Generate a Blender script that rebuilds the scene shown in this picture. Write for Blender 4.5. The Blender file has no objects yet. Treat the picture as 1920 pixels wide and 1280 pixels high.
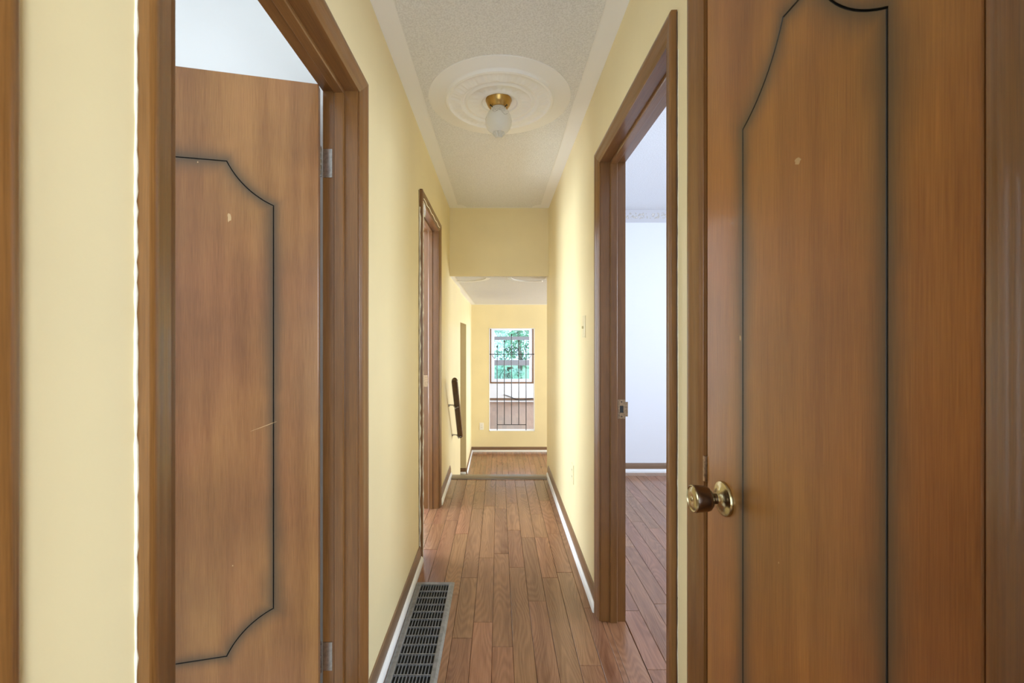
import bpy, bmesh, math, random
from mathutils import Vector, Matrix
from mathutils.geometry import tessellate_polygon
random.seed(7)
scene = bpy.context.scene
COL = scene.collection
PI = math.pi

# ------------------------------------------------------------------ camera, world, light, exposure
CAM_H = 1.273
cam_d = bpy.data.cameras.new('camera')
cam = bpy.data.objects.new('camera', cam_d)
COL.objects.link(cam)
cam.location = (0, 0, CAM_H)
cam.rotation_euler = (PI / 2, 0, 0)
cam_d.sensor_width = 36.0
cam_d.lens = 36.0 * 800 / 1920
cam_d.shift_x = 25 / 1920
cam_d.shift_y = -10 / 1920
cam_d.clip_start = 0.02
cam_d.dof.use_dof = True
cam_d.dof.focus_distance = 2.6
cam_d.dof.aperture_fstop = 9.0
scene.camera = cam

scene.view_settings.view_transform = 'Standard'
scene.view_settings.look = 'None'
scene.view_settings.gamma = 1.0
scene.view_settings.use_curve_mapping = False
scene.view_settings.exposure = 0.42
scene.cycles.diffuse_bounces = 8
scene.cycles.max_bounces = 12
scene.cycles.sample_clamp_indirect = 6.0

world = bpy.data.worlds.new('sky')
scene.world = world
world.use_nodes = True
bg = world.node_tree.nodes['Background']
bg.inputs['Color'].default_value = (0.62, 0.82, 1.0, 1)
bg.inputs['Strength'].default_value = 2.6


def window_light(name, loc, rot, sx, sz, power, col):
    """Area lamp as daylight at a window opening; some are added fill."""
    d = bpy.data.lights.new(name, 'AREA')
    d.shape = 'RECTANGLE'
    d.size, d.size_y = sx, sz
    d.energy = power
    d.color = col
    o = bpy.data.objects.new(name, d)
    COL.objects.link(o)
    o.location = loc
    o.rotation_euler = rot
    return o


DAY = (0.78, 0.885, 1.0)
COOL = (0.83, 0.90, 1.0)
# area lamps shine along local -Z
window_light('daylight_washroom', (-2.36, 0.25, 1.55), (PI / 2, 0, -PI / 2), 1.2, 1.1, 14, (0.90, 0.95, 1.0))
window_light('daylight_bedroom', (3.36, 1.75, 1.45), (PI / 2, 0, PI / 2), 1.2, 1.3, 43, COOL)
window_light('daylight_study', (-3.16, 2.95, 1.15), (PI / 2, 0, -PI / 2), 1.5, 1.8, 125, DAY)
window_light('daylight_living', (4.4, 5.8, 0.6), (PI / 2, 0, PI / 2), 2.2, 1.5, 138, (0.84, 0.92, 1.0))
window_light('fill_family', (2.9, 10.2, 0.6), (PI / 2, 0, PI / 2), 2.4, 1.5, 135, COOL)  # fill lamp at an unseen side window added to brighten this room
window_light('fill_landing', (0.05, -1.36, 1.28), (PI / 2, 0, 0), 0.72, 1.74, 7, DAY)  # fill lamp added behind the camera, in an added opening
window_light('daylight_nursery', (1.9, -2.56, 1.1), (PI / 2, 0, 0), 1.3, 2.0, 150, DAY)

# ------------------------------------------------------------------ dimensions (metres)
XL, XR = -0.447, 0.456          # hall wall faces
WT = 0.110                      # wall thickness
YE = 3.89                       # end of the hall floor
ZC = 2.44                       # hall ceiling
ZB = -0.742                     # lower level floor
ZLC = 1.822                     # lower level ceiling
YF = 7.45                       # wall with the pass-through
YW = 13.15                      # wall with the far window
HD = 2.049                      # height of the door openings

# ------------------------------------------------------------------ materials
MATS = {}


def nodes_of(name):
    m = bpy.data.materials.new(name)
    m.use_nodes = True
    nt = m.node_tree
    return m, nt, nt.nodes['Principled BSDF']


def N(nt, typ, **kw):
    n = nt.nodes.new(typ)
    for k, v in kw.items():
        setattr(n, k, v)
    return n


def L(nt, a, b):
    nt.links.new(a, b)


def plain(name, col, rough=0.5, metal=0.0, noise=0.0, nscale=20, bump=0.0, bscale=200, spec=0.5):
    m, nt, p = nodes_of(name)
    p.inputs['Base Color'].default_value = (*col, 1)
    p.inputs['Roughness'].default_value = rough
    p.inputs['Metallic'].default_value = metal
    p.inputs['Specular IOR Level'].default_value = spec
    tc = N(nt, 'ShaderNodeTexCoord')
    if noise:
        n = N(nt, 'ShaderNodeTexNoise')
        n.inputs['Scale'].default_value = nscale
        n.inputs['Detail'].default_value = 5
        L(nt, tc.outputs['Object'], n.inputs['Vector'])
        r = N(nt, 'ShaderNodeValToRGB')
        r.color_ramp.elements[0].position = 0.3
        r.color_ramp.elements[1].position = 0.7
        r.color_ramp.elements[0].color = (*[c * (1 - noise) for c in col], 1)
        r.color_ramp.elements[1].color = (*[min(1, c * (1 + noise)) for c in col], 1)
        L(nt, n.outputs['Fac'], r.inputs['Fac'])
        L(nt, r.outputs['Color'], p.inputs['Base Color'])
    if bump:
        n2 = N(nt, 'ShaderNodeTexNoise')
        n2.inputs['Scale'].default_value = bscale
        n2.inputs['Detail'].default_value = 4
        L(nt, tc.outputs['Object'], n2.inputs['Vector'])
        b = N(nt, 'ShaderNodeBump')
        b.inputs['Strength'].default_value = bump
        b.inputs['Distance'].default_value = 0.004
        L(nt, n2.outputs['Fac'], b.inputs['Height'])
        L(nt, b.outputs['Normal'], p.inputs['Normal'])
    MATS[name] = m
    return m


def wood(name, dark, light, axis='Z', rough=0.3, scale=1.0, coat=0.0, panel=None, vary=0.0, figure=0.0):
    """Stained wood; the grain runs along the given local axis."""
    m, nt, p = nodes_of(name)
    tc = N(nt, 'ShaderNodeTexCoord')
    oi = N(nt, 'ShaderNodeObjectInfo')
    off = N(nt, 'ShaderNodeVectorMath', operation='SCALE')
    off.inputs[0].default_value = (13.1, 7.7, 9.3)
    L(nt, oi.outputs['Random'], off.inputs['Scale'])
    add = N(nt, 'ShaderNodeVectorMath', operation='ADD')
    L(nt, tc.outputs['Object'], add.inputs[0])
    L(nt, off.outputs['Vector'], add.inputs[1])

    def stretched(across, along):
        mp = N(nt, 'ShaderNodeMapping')
        s = [across * scale] * 3
        s['XYZ'.index(axis)] = along * scale
        mp.inputs['Scale'].default_value = s
        L(nt, add.outputs['Vector'], mp.inputs['Vector'])
        return mp.outputs['Vector']
    fine = N(nt, 'ShaderNodeTexNoise')
    fine.inputs['Scale'].default_value = 1
    fine.inputs['Detail'].default_value = 6
    fine.inputs['Roughness'].default_value = 0.65
    L(nt, stretched(620, 11), fine.inputs['Vector'])
    broad = N(nt, 'ShaderNodeTexNoise')
    broad.inputs['Scale'].default_value = 1
    broad.inputs['Detail'].default_value = 3
    L(nt, stretched(22, 1.2), broad.inputs['Vector'])
    mixv = N(nt, 'ShaderNodeMath', operation='MULTIPLY_ADD')
    mixv.inputs[1].default_value = 0.55
    L(nt, fine.outputs['Fac'], mixv.inputs[0])
    half = N(nt, 'ShaderNodeMath', operation='MULTIPLY')
    half.inputs[1].default_value = 0.45
    L(nt, broad.outputs['Fac'], half.inputs[0])
    L(nt, half.outputs[0], mixv.inputs[2])
    val = mixv.outputs[0]
    if figure:
        iso = N(nt, 'ShaderNodeTexNoise')
        iso.inputs['Scale'].default_value = 1
        iso.inputs['Detail'].default_value = 1.0
        L(nt, stretched(8, 1.3), iso.inputs['Vector'])
        im = N(nt, 'ShaderNodeMath', operation='MULTIPLY')
        im.inputs[1].default_value = 170
        L(nt, iso.outputs['Fac'], im.inputs[0])
        isn = N(nt, 'ShaderNodeMath', operation='SINE')
        L(nt, im.outputs[0], isn.inputs[0])
        wv = N(nt, 'ShaderNodeMapRange')
        wv.inputs['From Min'].default_value = -1
        L(nt, isn.outputs[0], wv.inputs['Value'])
        mx = N(nt, 'ShaderNodeMath', operation='MULTIPLY_ADD')
        mx.inputs[1].default_value = figure
        L(nt, wv.outputs['Result'], mx.inputs[0])
        sc = N(nt, 'ShaderNodeMath', operation='MULTIPLY')
        sc.inputs[1].default_value = 1 - figure
        L(nt, val, sc.inputs[0])
        L(nt, sc.outputs[0], mx.inputs[2])
        val = mx.outputs[0]
    ramp = N(nt, 'ShaderNodeValToRGB')
    ramp.color_ramp.elements[0].position = 0.34
    ramp.color_ramp.elements[1].position = 0.66
    ramp.color_ramp.elements[0].color = (*dark, 1)
    ramp.color_ramp.elements[1].color = (*light, 1)
    L(nt, val, ramp.inputs['Fac'])
    colour = ramp.outputs['Color']
    if vary:
        hs = N(nt, 'ShaderNodeHueSaturation')
        mr = N(nt, 'ShaderNodeMapRange')
        mr.inputs['To Min'].default_value = 1 - vary
        mr.inputs['To Max'].default_value = 1 + vary
        L(nt, oi.outputs['Random'], mr.inputs['Value'])
        L(nt, mr.outputs['Result'], hs.inputs['Value'])
        mr2 = N(nt, 'ShaderNodeMapRange')
        mr2.inputs['To Min'].default_value = 0.493
        mr2.inputs['To Max'].default_value = 0.506
        fr = N(nt, 'ShaderNodeMath', operation='FRACT')
        ml = N(nt, 'ShaderNodeMath', operation='MULTIPLY')
        ml.inputs[1].default_value = 17.3
        L(nt, oi.outputs['Random'], ml.inputs[0])
        L(nt, ml.outputs[0], fr.inputs[0])
        L(nt, fr.outputs[0], mr2.inputs['Value'])
        L(nt, mr2.outputs['Result'], hs.inputs['Hue'])
        L(nt, colour, hs.inputs['Color'])
        colour = hs.outputs['Color']
    if panel:
        # antique stain rubbed in along the routed line of the panel
        sep = N(nt, 'ShaderNodeSeparateXYZ')
        L(nt, tc.outputs['Object'], sep.inputs[0])

        def mth(op, a, b=None):
            n = N(nt, 'ShaderNodeMath', operation=op)
            for i, v in enumerate((a, b)):
                if v is None:
                    continue
                if isinstance(v, (int, float)):
                    n.inputs[i].default_value = v
                else:
                    L(nt, v, n.inputs[i])
            return n.outputs[0]
        px = mth('ABSOLUTE', mth('ADD', sep.outputs['X'], panel['uc']))
        pz = mth('ABSOLUTE', mth('SUBTRACT', sep.outputs['Z'], panel['zc']))
        dbox = mth('MAXIMUM', mth('SUBTRACT', px, panel['hx']), mth('SUBTRACT', pz, panel['hz']))
        ex = mth('SUBTRACT', px, panel['cx'])
        ez = mth('SUBTRACT', pz, panel['cz'])
        rr = mth('SQRT', mth('ADD', mth('MULTIPLY', ex, ex), mth('MULTIPLY', ez, ez)))
        sdf = mth('ABSOLUTE', mth('MAXIMUM', dbox, mth('SUBTRACT', panel['R'], rr)))
        wob = N(nt, 'ShaderNodeTexNoise')
        wob.inputs['Scale'].default_value = 5
        wob.inputs['Detail'].default_value = 3
        L(nt, add.outputs['Vector'], wob.inputs['Vector'])
        blot = N(nt, 'ShaderNodeTexNoise')
        blot.inputs['Scale'].default_value = 3.5
        blot.inputs['Detail'].default_value = 4
        L(nt, add.outputs['Vector'], blot.inputs['Vector'])
        hv = N(nt, 'ShaderNodeHueSaturation')
        L(nt, colour, hv.inputs['Color'])
        L(nt, mth('ADD', mth('MULTIPLY', blot.outputs['Fac'], 0.8), 0.66), hv.inputs['Value'])
        tone = N(nt, 'ShaderNodeTexNoise')
        tone.inputs['Scale'].default_value = 2.3
        tone.inputs['Detail'].default_value = 3
        mpt = N(nt, 'ShaderNodeMapping')
        mpt.inputs['Location'].default_value = (4.1, 2.2, 0.7)
        mpt.inputs['Scale'].default_value = (1.6, 1.6, 0.7)
        L(nt, add.outputs['Vector'], mpt.inputs['Vector'])
        L(nt, mpt.outputs['Vector'], tone.inputs['Vector'])
        tr_ = N(nt, 'ShaderNodeValToRGB')
        tr_.color_ramp.elements[0].position = 0.36
        tr_.color_ramp.elements[1].position = 0.64
        tr_.color_ramp.elements[0].color = (0.88, 0.79, 0.76, 1)
        tr_.color_ramp.elements[1].color = (0.98, 1.01, 0.84, 1)
        L(nt, tone.outputs['Fac'], tr_.inputs['Fac'])
        tm = N(nt, 'ShaderNodeMix', data_type='RGBA', blend_type='MULTIPLY')
        tm.inputs['Factor'].default_value = 1.0
        L(nt, hv.outputs['Color'], tm.inputs['A'])
        L(nt, tr_.outputs['Color'], tm.inputs['B'])
        colour = tm.outputs['Result']
        width = mth('MULTIPLY', wob.outputs['Fac'], 0.105)
        t = mth('SUBTRACT', 1.0, mth('DIVIDE', sdf, width))
        t = mth('MAXIMUM', t, 0.0)
        t = mth('MULTIPLY', mth('MULTIPLY', t, t), 0.9)
        mix = N(nt, 'ShaderNodeMix', data_type='RGBA')
        L(nt, t, mix.inputs['Factor'])
        L(nt, colour, mix.inputs['A'])
        mix.inputs['B'].default_value = (0.055, 0.042, 0.022, 1)
        colour = mix.outputs['Result']
    L(nt, colour, p.inputs['Base Color'])
    p.inputs['Roughness'].default_value = rough
    p.inputs['Coat Weight'].default_value = coat
    p.inputs['Coat Roughness'].default_value = 0.12
    b = N(nt, 'ShaderNodeBump')
    b.inputs['Strength'].default_value = 0.12
    b.inputs['Distance'].default_value = 0.002
    L(nt, fine.outputs['Fac'], b.inputs['Height'])
    L(nt, b.outputs['Normal'], p.inputs['Normal'])
    MATS[name] = m
    return m


def stipple(name, col):
    m, nt, p = nodes_of(name)
    tc = N(nt, 'ShaderNodeTexCoord')
    v = N(nt, 'ShaderNodeTexNoise')
    v.inputs['Scale'].default_value = 150
    v.inputs['Detail'].default_value = 3
    v.inputs['Roughness'].default_value = 0.6
    L(nt, tc.outputs['Object'], v.inputs['Vector'])
    r = N(nt, 'ShaderNodeValToRGB')
    r.color_ramp.elements[0].position = 0.35
    r.color_ramp.elements[1].position = 0.6
    r.color_ramp.elements[0].color = (*[c * 0.84 for c in col], 1)
    r.color_ramp.elements[1].color = (*col, 1)
    L(nt, v.outputs['Fac'], r.inputs['Fac'])
    L(nt, r.outputs['Color'], p.inputs['Base Color'])
    b = N(nt, 'ShaderNodeBump')
    b.inputs['Strength'].default_value = 0.55
    b.inputs['Distance'].default_value = 0.006
    L(nt, v.outputs['Fac'], b.inputs['Height'])
    L(nt, b.outputs['Normal'], p.inputs['Normal'])
    p.inputs['Roughness'].default_value = 0.9
    MATS[name] = m
    return m


def plank_sheet(name, dark, light):
    """Floor boards too far off to be told apart: boards as a pattern."""
    m, nt, p = nodes_of(name)
    tc = N(nt, 'ShaderNodeTexCoord')
    mp = N(nt, 'ShaderNodeMapping')
    mp.inputs['Rotation'].default_value = (0, 0, PI / 2)
    L(nt, tc.outputs['Object'], mp.inputs['Vector'])
    br = N(nt, 'ShaderNodeTexBrick')
    br.inputs['Color1'].default_value = (*dark, 1)
    br.inputs['Color2'].default_value = (*light, 1)
    br.inputs['Mortar'].default_value = (*[c * 0.35 for c in dark], 1)
    br.inputs['Scale'].default_value = 1
    br.inputs['Mortar Size'].default_value = 0.0012
    br.inputs['Brick Width'].default_value = 0.62
    br.inputs['Row Height'].default_value = 0.085
    L(nt, mp.outputs['Vector'], br.inputs['Vector'])
    L(nt, br.outputs['Color'], p.inputs['Base Color'])
    p.inputs['Roughness'].default_value = 0.3
    MATS[name] = m
    return m


plain('yellow_paint', (0.795, 0.685, 0.41), 0.42, noise=0.03, nscale=3, bump=0.05, bscale=120)
plain('white_paint', (0.82, 0.82, 0.80), 0.5)
plain('cool_white_paint', (0.80, 0.82, 0.86), 0.5)
plain('ceiling_white', (0.89, 0.905, 0.93), 0.75, bump=0.05, bscale=60)
stipple('stipple', (0.845, 0.865, 0.89))
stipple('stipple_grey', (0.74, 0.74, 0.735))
plain('shoe_white', (0.80, 0.80, 0.80), 0.3)
wood('stain_v', (0.115, 0.046, 0.011), (0.250, 0.112, 0.031), 'Z', 0.28, coat=0.25)
wood('stain_h', (0.115, 0.046, 0.011), (0.250, 0.112, 0.031), 'Y', 0.28, coat=0.25)
wood('stain_x', (0.115, 0.046, 0.011), (0.250, 0.112, 0.031), 'X', 0.28, coat=0.25)
wood('base_h', (0.15, 0.085, 0.045), (0.25, 0.15, 0.085), 'Y', 0.3, coat=0.2)
wood('base_x', (0.15, 0.085, 0.045), (0.25, 0.15, 0.085), 'X', 0.3, coat=0.2)
wood('plank', (0.160, 0.066, 0.030), (0.335, 0.166, 0.085), 'Y', 0.27, coat=0.3, vary=0.13, figure=0.09)
plank_sheet('plank_far', (0.25, 0.13, 0.07), (0.33, 0.18, 0.10))
wood('nosing_wood', (0.16, 0.115, 0.075), (0.27, 0.21, 0.15), 'X', 0.3, coat=0.2)
plain('scuff', (0.52, 0.34, 0.16), 0.6)
plain('subfloor', (0.05, 0.028, 0.016), 0.8)
plain('groove', (0.012, 0.010, 0.008), 0.5)
plain('brass', (0.48, 0.30, 0.10), 0.32, 1.0, noise=0.15, nscale=40)
plain('antique_brass', (0.46, 0.38, 0.21), 0.22, 1.0, noise=0.2, nscale=30)
plain('bronze', (0.20, 0.15, 0.12), 0.24, 1.0)
plain('nickel', (0.42, 0.40, 0.37), 0.28, 1.0, noise=0.25, nscale=90)
plain('copper_plate', (0.36, 0.25, 0.15), 0.4, 1.0, noise=0.4, nscale=150)
plain('dark_metal', (0.035, 0.032, 0.030), 0.4, 0.6)
plain('grille_metal', (0.22, 0.22, 0.228), 0.38, 0.2, noise=0.22, nscale=60)
plain('duct_shade_black', (0.006, 0.006, 0.006), 0.9)
plain('cream_plastic', (0.74, 0.66, 0.42), 0.35)
plain('white_plastic', (0.80, 0.78, 0.72), 0.35)
plain('slot_black', (0.02, 0.02, 0.02), 0.6)
plain('caulk', (0.82, 0.78, 0.62), 0.6, noise=0.1, nscale=60)
plain('dark_caulk', (0.09, 0.05, 0.025), 0.6, noise=0.3, nscale=40)
plain('vinyl', (0.80, 0.80, 0.80), 0.4)
plain('sash_backlit', (0.28, 0.29, 0.31), 0.4)  # grey colour stands in for the shade on the backlit rails
plain('leaf_green', (0.22, 0.46, 0.26), 0.6, noise=0.5, nscale=3)
plain('leaf_pale', (0.45, 0.66, 0.52), 0.6, noise=0.5, nscale=3)
plain('bark', (0.12, 0.09, 0.06), 0.9)
plain('lawn', (0.25, 0.42, 0.22), 0.9, noise=0.3, nscale=4)
plain('vine_grey', (0.55, 0.53, 0.50), 0.5)
wood('rail_wood', (0.055, 0.026, 0.010), (0.105, 0.055, 0.022), 'Z', 0.25, coat=0.3)

gm, gnt, gp = nodes_of('frosted_glass')
gp.inputs['Base Color'].default_value = (0.90, 0.90, 0.87, 1)
gp.inputs['Roughness'].default_value = 0.28
gp.inputs['Transmission Weight'].default_value = 0.35
gp.inputs['IOR'].default_value = 1.3
MATS['frosted_glass'] = gm
wm, wnt, wp = nodes_of('window_glass')
wnt.nodes.remove(wp)
tr = N(wnt, 'ShaderNodeBsdfTransparent')
gl = N(wnt, 'ShaderNodeBsdfGlossy')
gl.inputs['Roughness'].default_value = 0.02
mxs = N(wnt, 'ShaderNodeMixShader')
mxs.inputs[0].default_value = 0.06
tr.inputs['Color'].default_value = (0.86, 0.95, 0.97, 1)
L(wnt, tr.outputs[0], mxs.inputs[1])
L(wnt, gl.outputs[0], mxs.inputs[2])
L(wnt, mxs.outputs[0], wnt.nodes['Material Output'].inputs['Surface'])
MATS['window_glass'] = wm

# wallpaper border with a scatter of small printed sprigs
bm_, bnt, bp = nodes_of('wallpaper')
btc = N(bnt, 'ShaderNodeTexCoord')
bmp = N(bnt, 'ShaderNodeMapping')
bmp.inputs['Scale'].default_value = (1, 1, 1)
L(bnt, btc.outputs['Object'], bmp.inputs['Vector'])
bn = N(bnt, 'ShaderNodeTexNoise')
bn.inputs['Scale'].default_value = 42
bn.inputs['Detail'].default_value = 3
L(bnt, bmp.outputs['Vector'], bn.inputs['Vector'])
bsep = N(bnt, 'ShaderNodeSeparateXYZ')
L(bnt, btc.outputs['Object'], bsep.inputs[0])
bz = N(bnt, 'ShaderNodeMath', operation='ABSOLUTE')
L(bnt, bsep.outputs['Z'], bz.inputs[0])
bmr = N(bnt, 'ShaderNodeMapRange')
bmr.inputs['From Min'].default_value = 0.02
bmr.inputs['From Max'].default_value = 0.045
bmr.inputs['To Min'].default_value = 0.0
bmr.inputs['To Max'].default_value = -0.22
L(bnt, bz.outputs[0], bmr.inputs['Value'])
bad = N(bnt, 'ShaderNodeMath', operation='ADD')
L(bnt, bn.outputs['Fac'], bad.inputs[0])
L(bnt, bmr.outputs['Result'], bad.inputs[1])
brr = N(bnt, 'ShaderNodeValToRGB')
e = brr.color_ramp.elements
e[0].position = 0.50
e[0].color = (0.60, 0.60, 0.63, 1)
e[1].position = 0.56
e[1].color = (0.46, 0.42, 0.36, 1)
e2 = e.new(0.66)
e2.color = (0.74, 0.72, 0.70, 1)
L(bnt, bad.outputs[0], brr.inputs['Fac'])
L(bnt, brr.outputs['Color'], bp.inputs['Base Color'])
bp.inputs['Roughness'].default_value = 0.6
MATS['wallpaper'] = bm_

# ------------------------------------------------------------------ building helpers


def link(o, parent=None):
    COL.objects.link(o)
    if parent is not None:
        o.parent = parent
    return o


def tag(o, label, cat, group=None, kind=None):
    o['label'] = label
    o['category'] = cat
    if group:
        o['group'] = group
    if kind:
        o['kind'] = kind
    return o


def thing(name, loc, label, cat, group=None, kind=None):
    o = bpy.data.objects.new(name, None)
    o.empty_display_size = 0.05
    o.location = loc
    link(o)
    return tag(o, label, cat, group, kind)


class MB:
    """Collects shapes in world coordinates; build() links them as one mesh object."""

    def __init__(s):
        s.v, s.f, s.m, s.mats = [], [], [], []

    def mat(s, name):
        if name not in s.mats:
            s.mats.append(name)
        return s.mats.index(name)

    def add(s, vs, fs, mat):
        k = len(s.v)
        s.v += [tuple(q) for q in vs]
        for i, f in enumerate(fs):
            s.f.append(tuple(k + j for j in f))
            s.m.append(s.mat(mat if isinstance(mat, str) else mat[i]))
        return s

    def box(s, x0, x1, y0, y1, z0, z1, mat, faces=None):
        vs = [(x0, y0, z0), (x1, y0, z0), (x1, y1, z0), (x0, y1, z0),
              (x0, y0, z1), (x1, y0, z1), (x1, y1, z1), (x0, y1, z1)]
        fs = [(0, 3, 2, 1), (4, 5, 6, 7), (0, 1, 5, 4), (2, 3, 7, 6), (3, 0, 4, 7), (1, 2, 6, 5)]
        keys = ['-z', '+z', '-y', '+y', '-x', '+x']
        mm = [(faces or {}).get(k, mat) for k in keys]
        return s.add(vs, fs, mm)

    def sweep(s, rings, mat, closed=True, caps=True):
        """rings: list of equally long point lists."""
        n = len(rings[0])
        vs = [q for r in rings for q in r]
        fs = []
        for i in range(len(rings) - 1):
            for j in range(n if closed else n - 1):
                a, b = i * n + j, i * n + (j + 1) % n
                fs.append((a, b, b + n, a + n))
        if caps and closed:
            fs.append(tuple(reversed(range(n))))
            fs.append(tuple(range((len(rings) - 1) * n, len(rings) * n)))
        return s.add(vs, fs, mat)

    def tube(s, pts, r, mat, n=8):
        pts = [Vector(q) for q in pts]
        rings = []
        up = Vector((0, 0, 1))
        for i, q in enumerate(pts):
            d = (pts[min(i + 1, len(pts) - 1)] - pts[max(i - 1, 0)]).normalized()
            u = up if abs(d.dot(up)) < 0.95 else Vector((1, 0, 0))
            a = d.cross(u).normalized()
            b = d.cross(a)
            rr = r[i] if isinstance(r, (list, tuple)) else r
            rings.append([q + rr * (math.cos(t) * a + math.sin(t) * b) for t in [2 * PI * k / n for k in range(n)]])
        return s.sweep(rings, mat)

    def lathe(s, prof, mat, axis='Z', centre=(0, 0, 0), n=32, mod=None):
        """prof: (radius, height) along the axis."""
        rings = []
        c = Vector(centre)
        for r, h in prof:
            ring = []
            for k in range(n):
                t = 2 * PI * k / n
                rr = max(r, 1e-5)
                hh = h + (mod(r, t) if mod else 0)
                p = {'Z': (rr * math.cos(t), rr * math.sin(t), hh),
                     'X': (hh, rr * math.cos(t), rr * math.sin(t)),
                     'Y': (rr * math.cos(t), hh, rr * math.sin(t))}[axis]
                ring.append(c + Vector(p))
            rings.append(ring)
        return s.sweep(rings, mat)

    def build(s, name, parent=None, origin=None, smooth=False, local=False):
        if origin is None:
            origin = parent.location if parent is not None else (0, 0, 0)
        o_ = Vector((0, 0, 0)) if local else Vector(origin)
        me = bpy.data.meshes.new(name)
        me.from_pydata([tuple(Vector(q) - o_) for q in s.v], [], s.f)
        for mn in s.mats:
            me.materials.append(MATS[mn])
        me.polygons.foreach_set('material_index', s.m)
        bm = bmesh.new()
        bm.from_mesh(me)
        bmesh.ops.recalc_face_normals(bm, faces=bm.faces)
        bm.to_mesh(me)
        bm.free()
        if smooth:
            me.polygons.foreach_set('use_smooth', [True] * len(me.polygons))
            try:
                me.set_sharp_from_angle(angle=math.radians(40))
            except Exception:
                pass
        o = bpy.data.objects.new(name, me)
        link(o, parent)
        if not local:
            base = root_loc(parent)
            o.location = Vector(origin) - base
        return o


def root_loc(parent):
    v = Vector((0, 0, 0))
    while parent is not None:
        v += parent.location
        parent = parent.parent
    return v


def part(mb, name, parent, smooth=False):
    """A part whose origin sits in the middle of its own geometry."""
    xs = list(zip(*mb.v))
    c = Vector([(min(a) + max(a)) / 2 for a in xs])
    return mb.build(name, parent, origin=c, smooth=smooth)


def struct(mb, name, label, cat, smooth=False):
    o = mb.build(name, None, origin=(0, 0, 0), smooth=smooth)
    return tag(o, label, cat, kind='structure')


# ------------------------------------------------------------------ walls of the hall
Y, W, C = 'yellow_paint', 'white_paint', 'cool_white_paint'
JT = 0.018                      # jamb board thickness
A0, A1 = -0.440, 0.325          # door openings along Y, left wall
B0, B1 = 0.5865, 1.352
C0, C1 = 2.472, 3.152
D0, D1 = 1.149, 1.904           # right wall
E0, E1 = 0.398, 0.936
YB = -1.3                       # wall behind the camera
YH = 4.03                       # back of the header, end of the right wall
XI = XL - WT
XO = XR + WT
HR = HD + JT

mb = MB()
fL = {'-x': W, '+x': Y}
for y0, y1 in ((YB - 0.12, A0 - JT), (A1 + JT, B0 - JT), (B1 + JT, C0 - JT), (C1 + JT, YE)):
    mb.box(XI, XL, y0, y1, 0, ZC, Y, fL)
mb.box(XI, XL, YE, 4.967, ZB, ZC, Y, fL)
for y0, y1 in ((A0, A1), (B0, B1), (C0, C1)):
    mb.box(XI, XL, y0 - JT, y1 + JT, HR, ZC, Y, fL)
wall_left = struct(mb, 'wall_left', 'yellow hall wall on the left with three door openings', 'wall')
mb = MB()
mb.box(XI - 0.03, -0.476, 4.967, 6.248, 1.445, ZLC, Y)
mb.box(XI - 0.03, -0.476, 6.248, YF, ZB, ZLC, Y)
struct(mb, 'wall_left_lower', 'yellow wall beyond the handrail with an untrimmed opening', 'wall')

mb = MB()
fR = {'-x': Y, '+x': C}
for y0, y1 in ((YB - 0.12, -1.17), (-0.35, E0 - JT), (E1 + JT, D0 - JT), (D1 + JT, YH)):
    mb.box(XR, XO, y0, y1, 0, ZC, Y, fR)
mb.box(XR, XO, YE, YH, ZB, 0, Y)
for y0, y1 in ((-1.16, -0.36), (E0, E1), (D0, D1)):
    mb.box(XR, XO, y0 - JT, y1 + JT, HR, ZC, Y, fR)
wall_right = struct(mb, 'wall_right', 'yellow hall wall on the right with doorway and narrow closet', 'wall')

mb = MB().box(XL, XR, YE, YE + 0.035, ZLC, ZC, Y)
struct(mb, 'wall_header', 'yellow drop wall hanging over the top of the steps', 'wall')

mb = MB()                       # wall behind the camera, with an opening added for the fill lamp
mb.box(XL, -0.32, YB - 0.12, YB, 0, ZC, Y).box(0.42, XR, YB - 0.12, YB, 0, ZC, Y)
mb.box(-0.32, 0.42, YB - 0.12, YB, 0, 0.40, Y).box(-0.32, 0.42, YB - 0.12, YB, 2.16, ZC, Y)
struct(mb, 'wall_back', 'yellow end wall of the hall behind the viewer', 'wall')

# ------------------------------------------------------------------ rooms around the hall


def shell(name, x0, x1, y0, y1, z0, z1, sides, mat, label, win=None):
    """Walls of a side room; win=(side, a0, a1, z0, z1) leaves a window opening."""
    t = 0.1
    for sd in sides:
        mb = MB()
        a0, a1 = (x0 - t, x1 + t) if sd in 'nf' else (y0, y1)

        def put(p0, p1, q0, q1):
            if sd == 'n':
                mb.box(p0, p1, y0 - t, y0, q0, q1, mat)
            elif sd == 'f':
                mb.box(p0, p1, y1, y1 + t, q0, q1, mat)
            elif sd == 'l':
                mb.box(x0 - t, x0, p0, p1, q0, q1, mat)
            else:
                mb.box(x1, x1 + t, p0, p1, q0, q1, mat)
        if win and win[0] == sd:
            _, w0, w1, h0, h1 = win
            put(a0, w0, z0, z1)
            put(w1, a1, z0, z1)
            put(w0, w1, z0, h0)
            put(w0, w1, h1, z1)
        else:
            put(a0, a1, z0, z1)
        nm = {'n': 'near', 'f': 'far', 'l': 'left', 'r': 'right'}[sd]
        struct(mb, 'wall_%s_%s' % (name, nm), '%s, its %s side' % (label, nm), 'wall')


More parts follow.
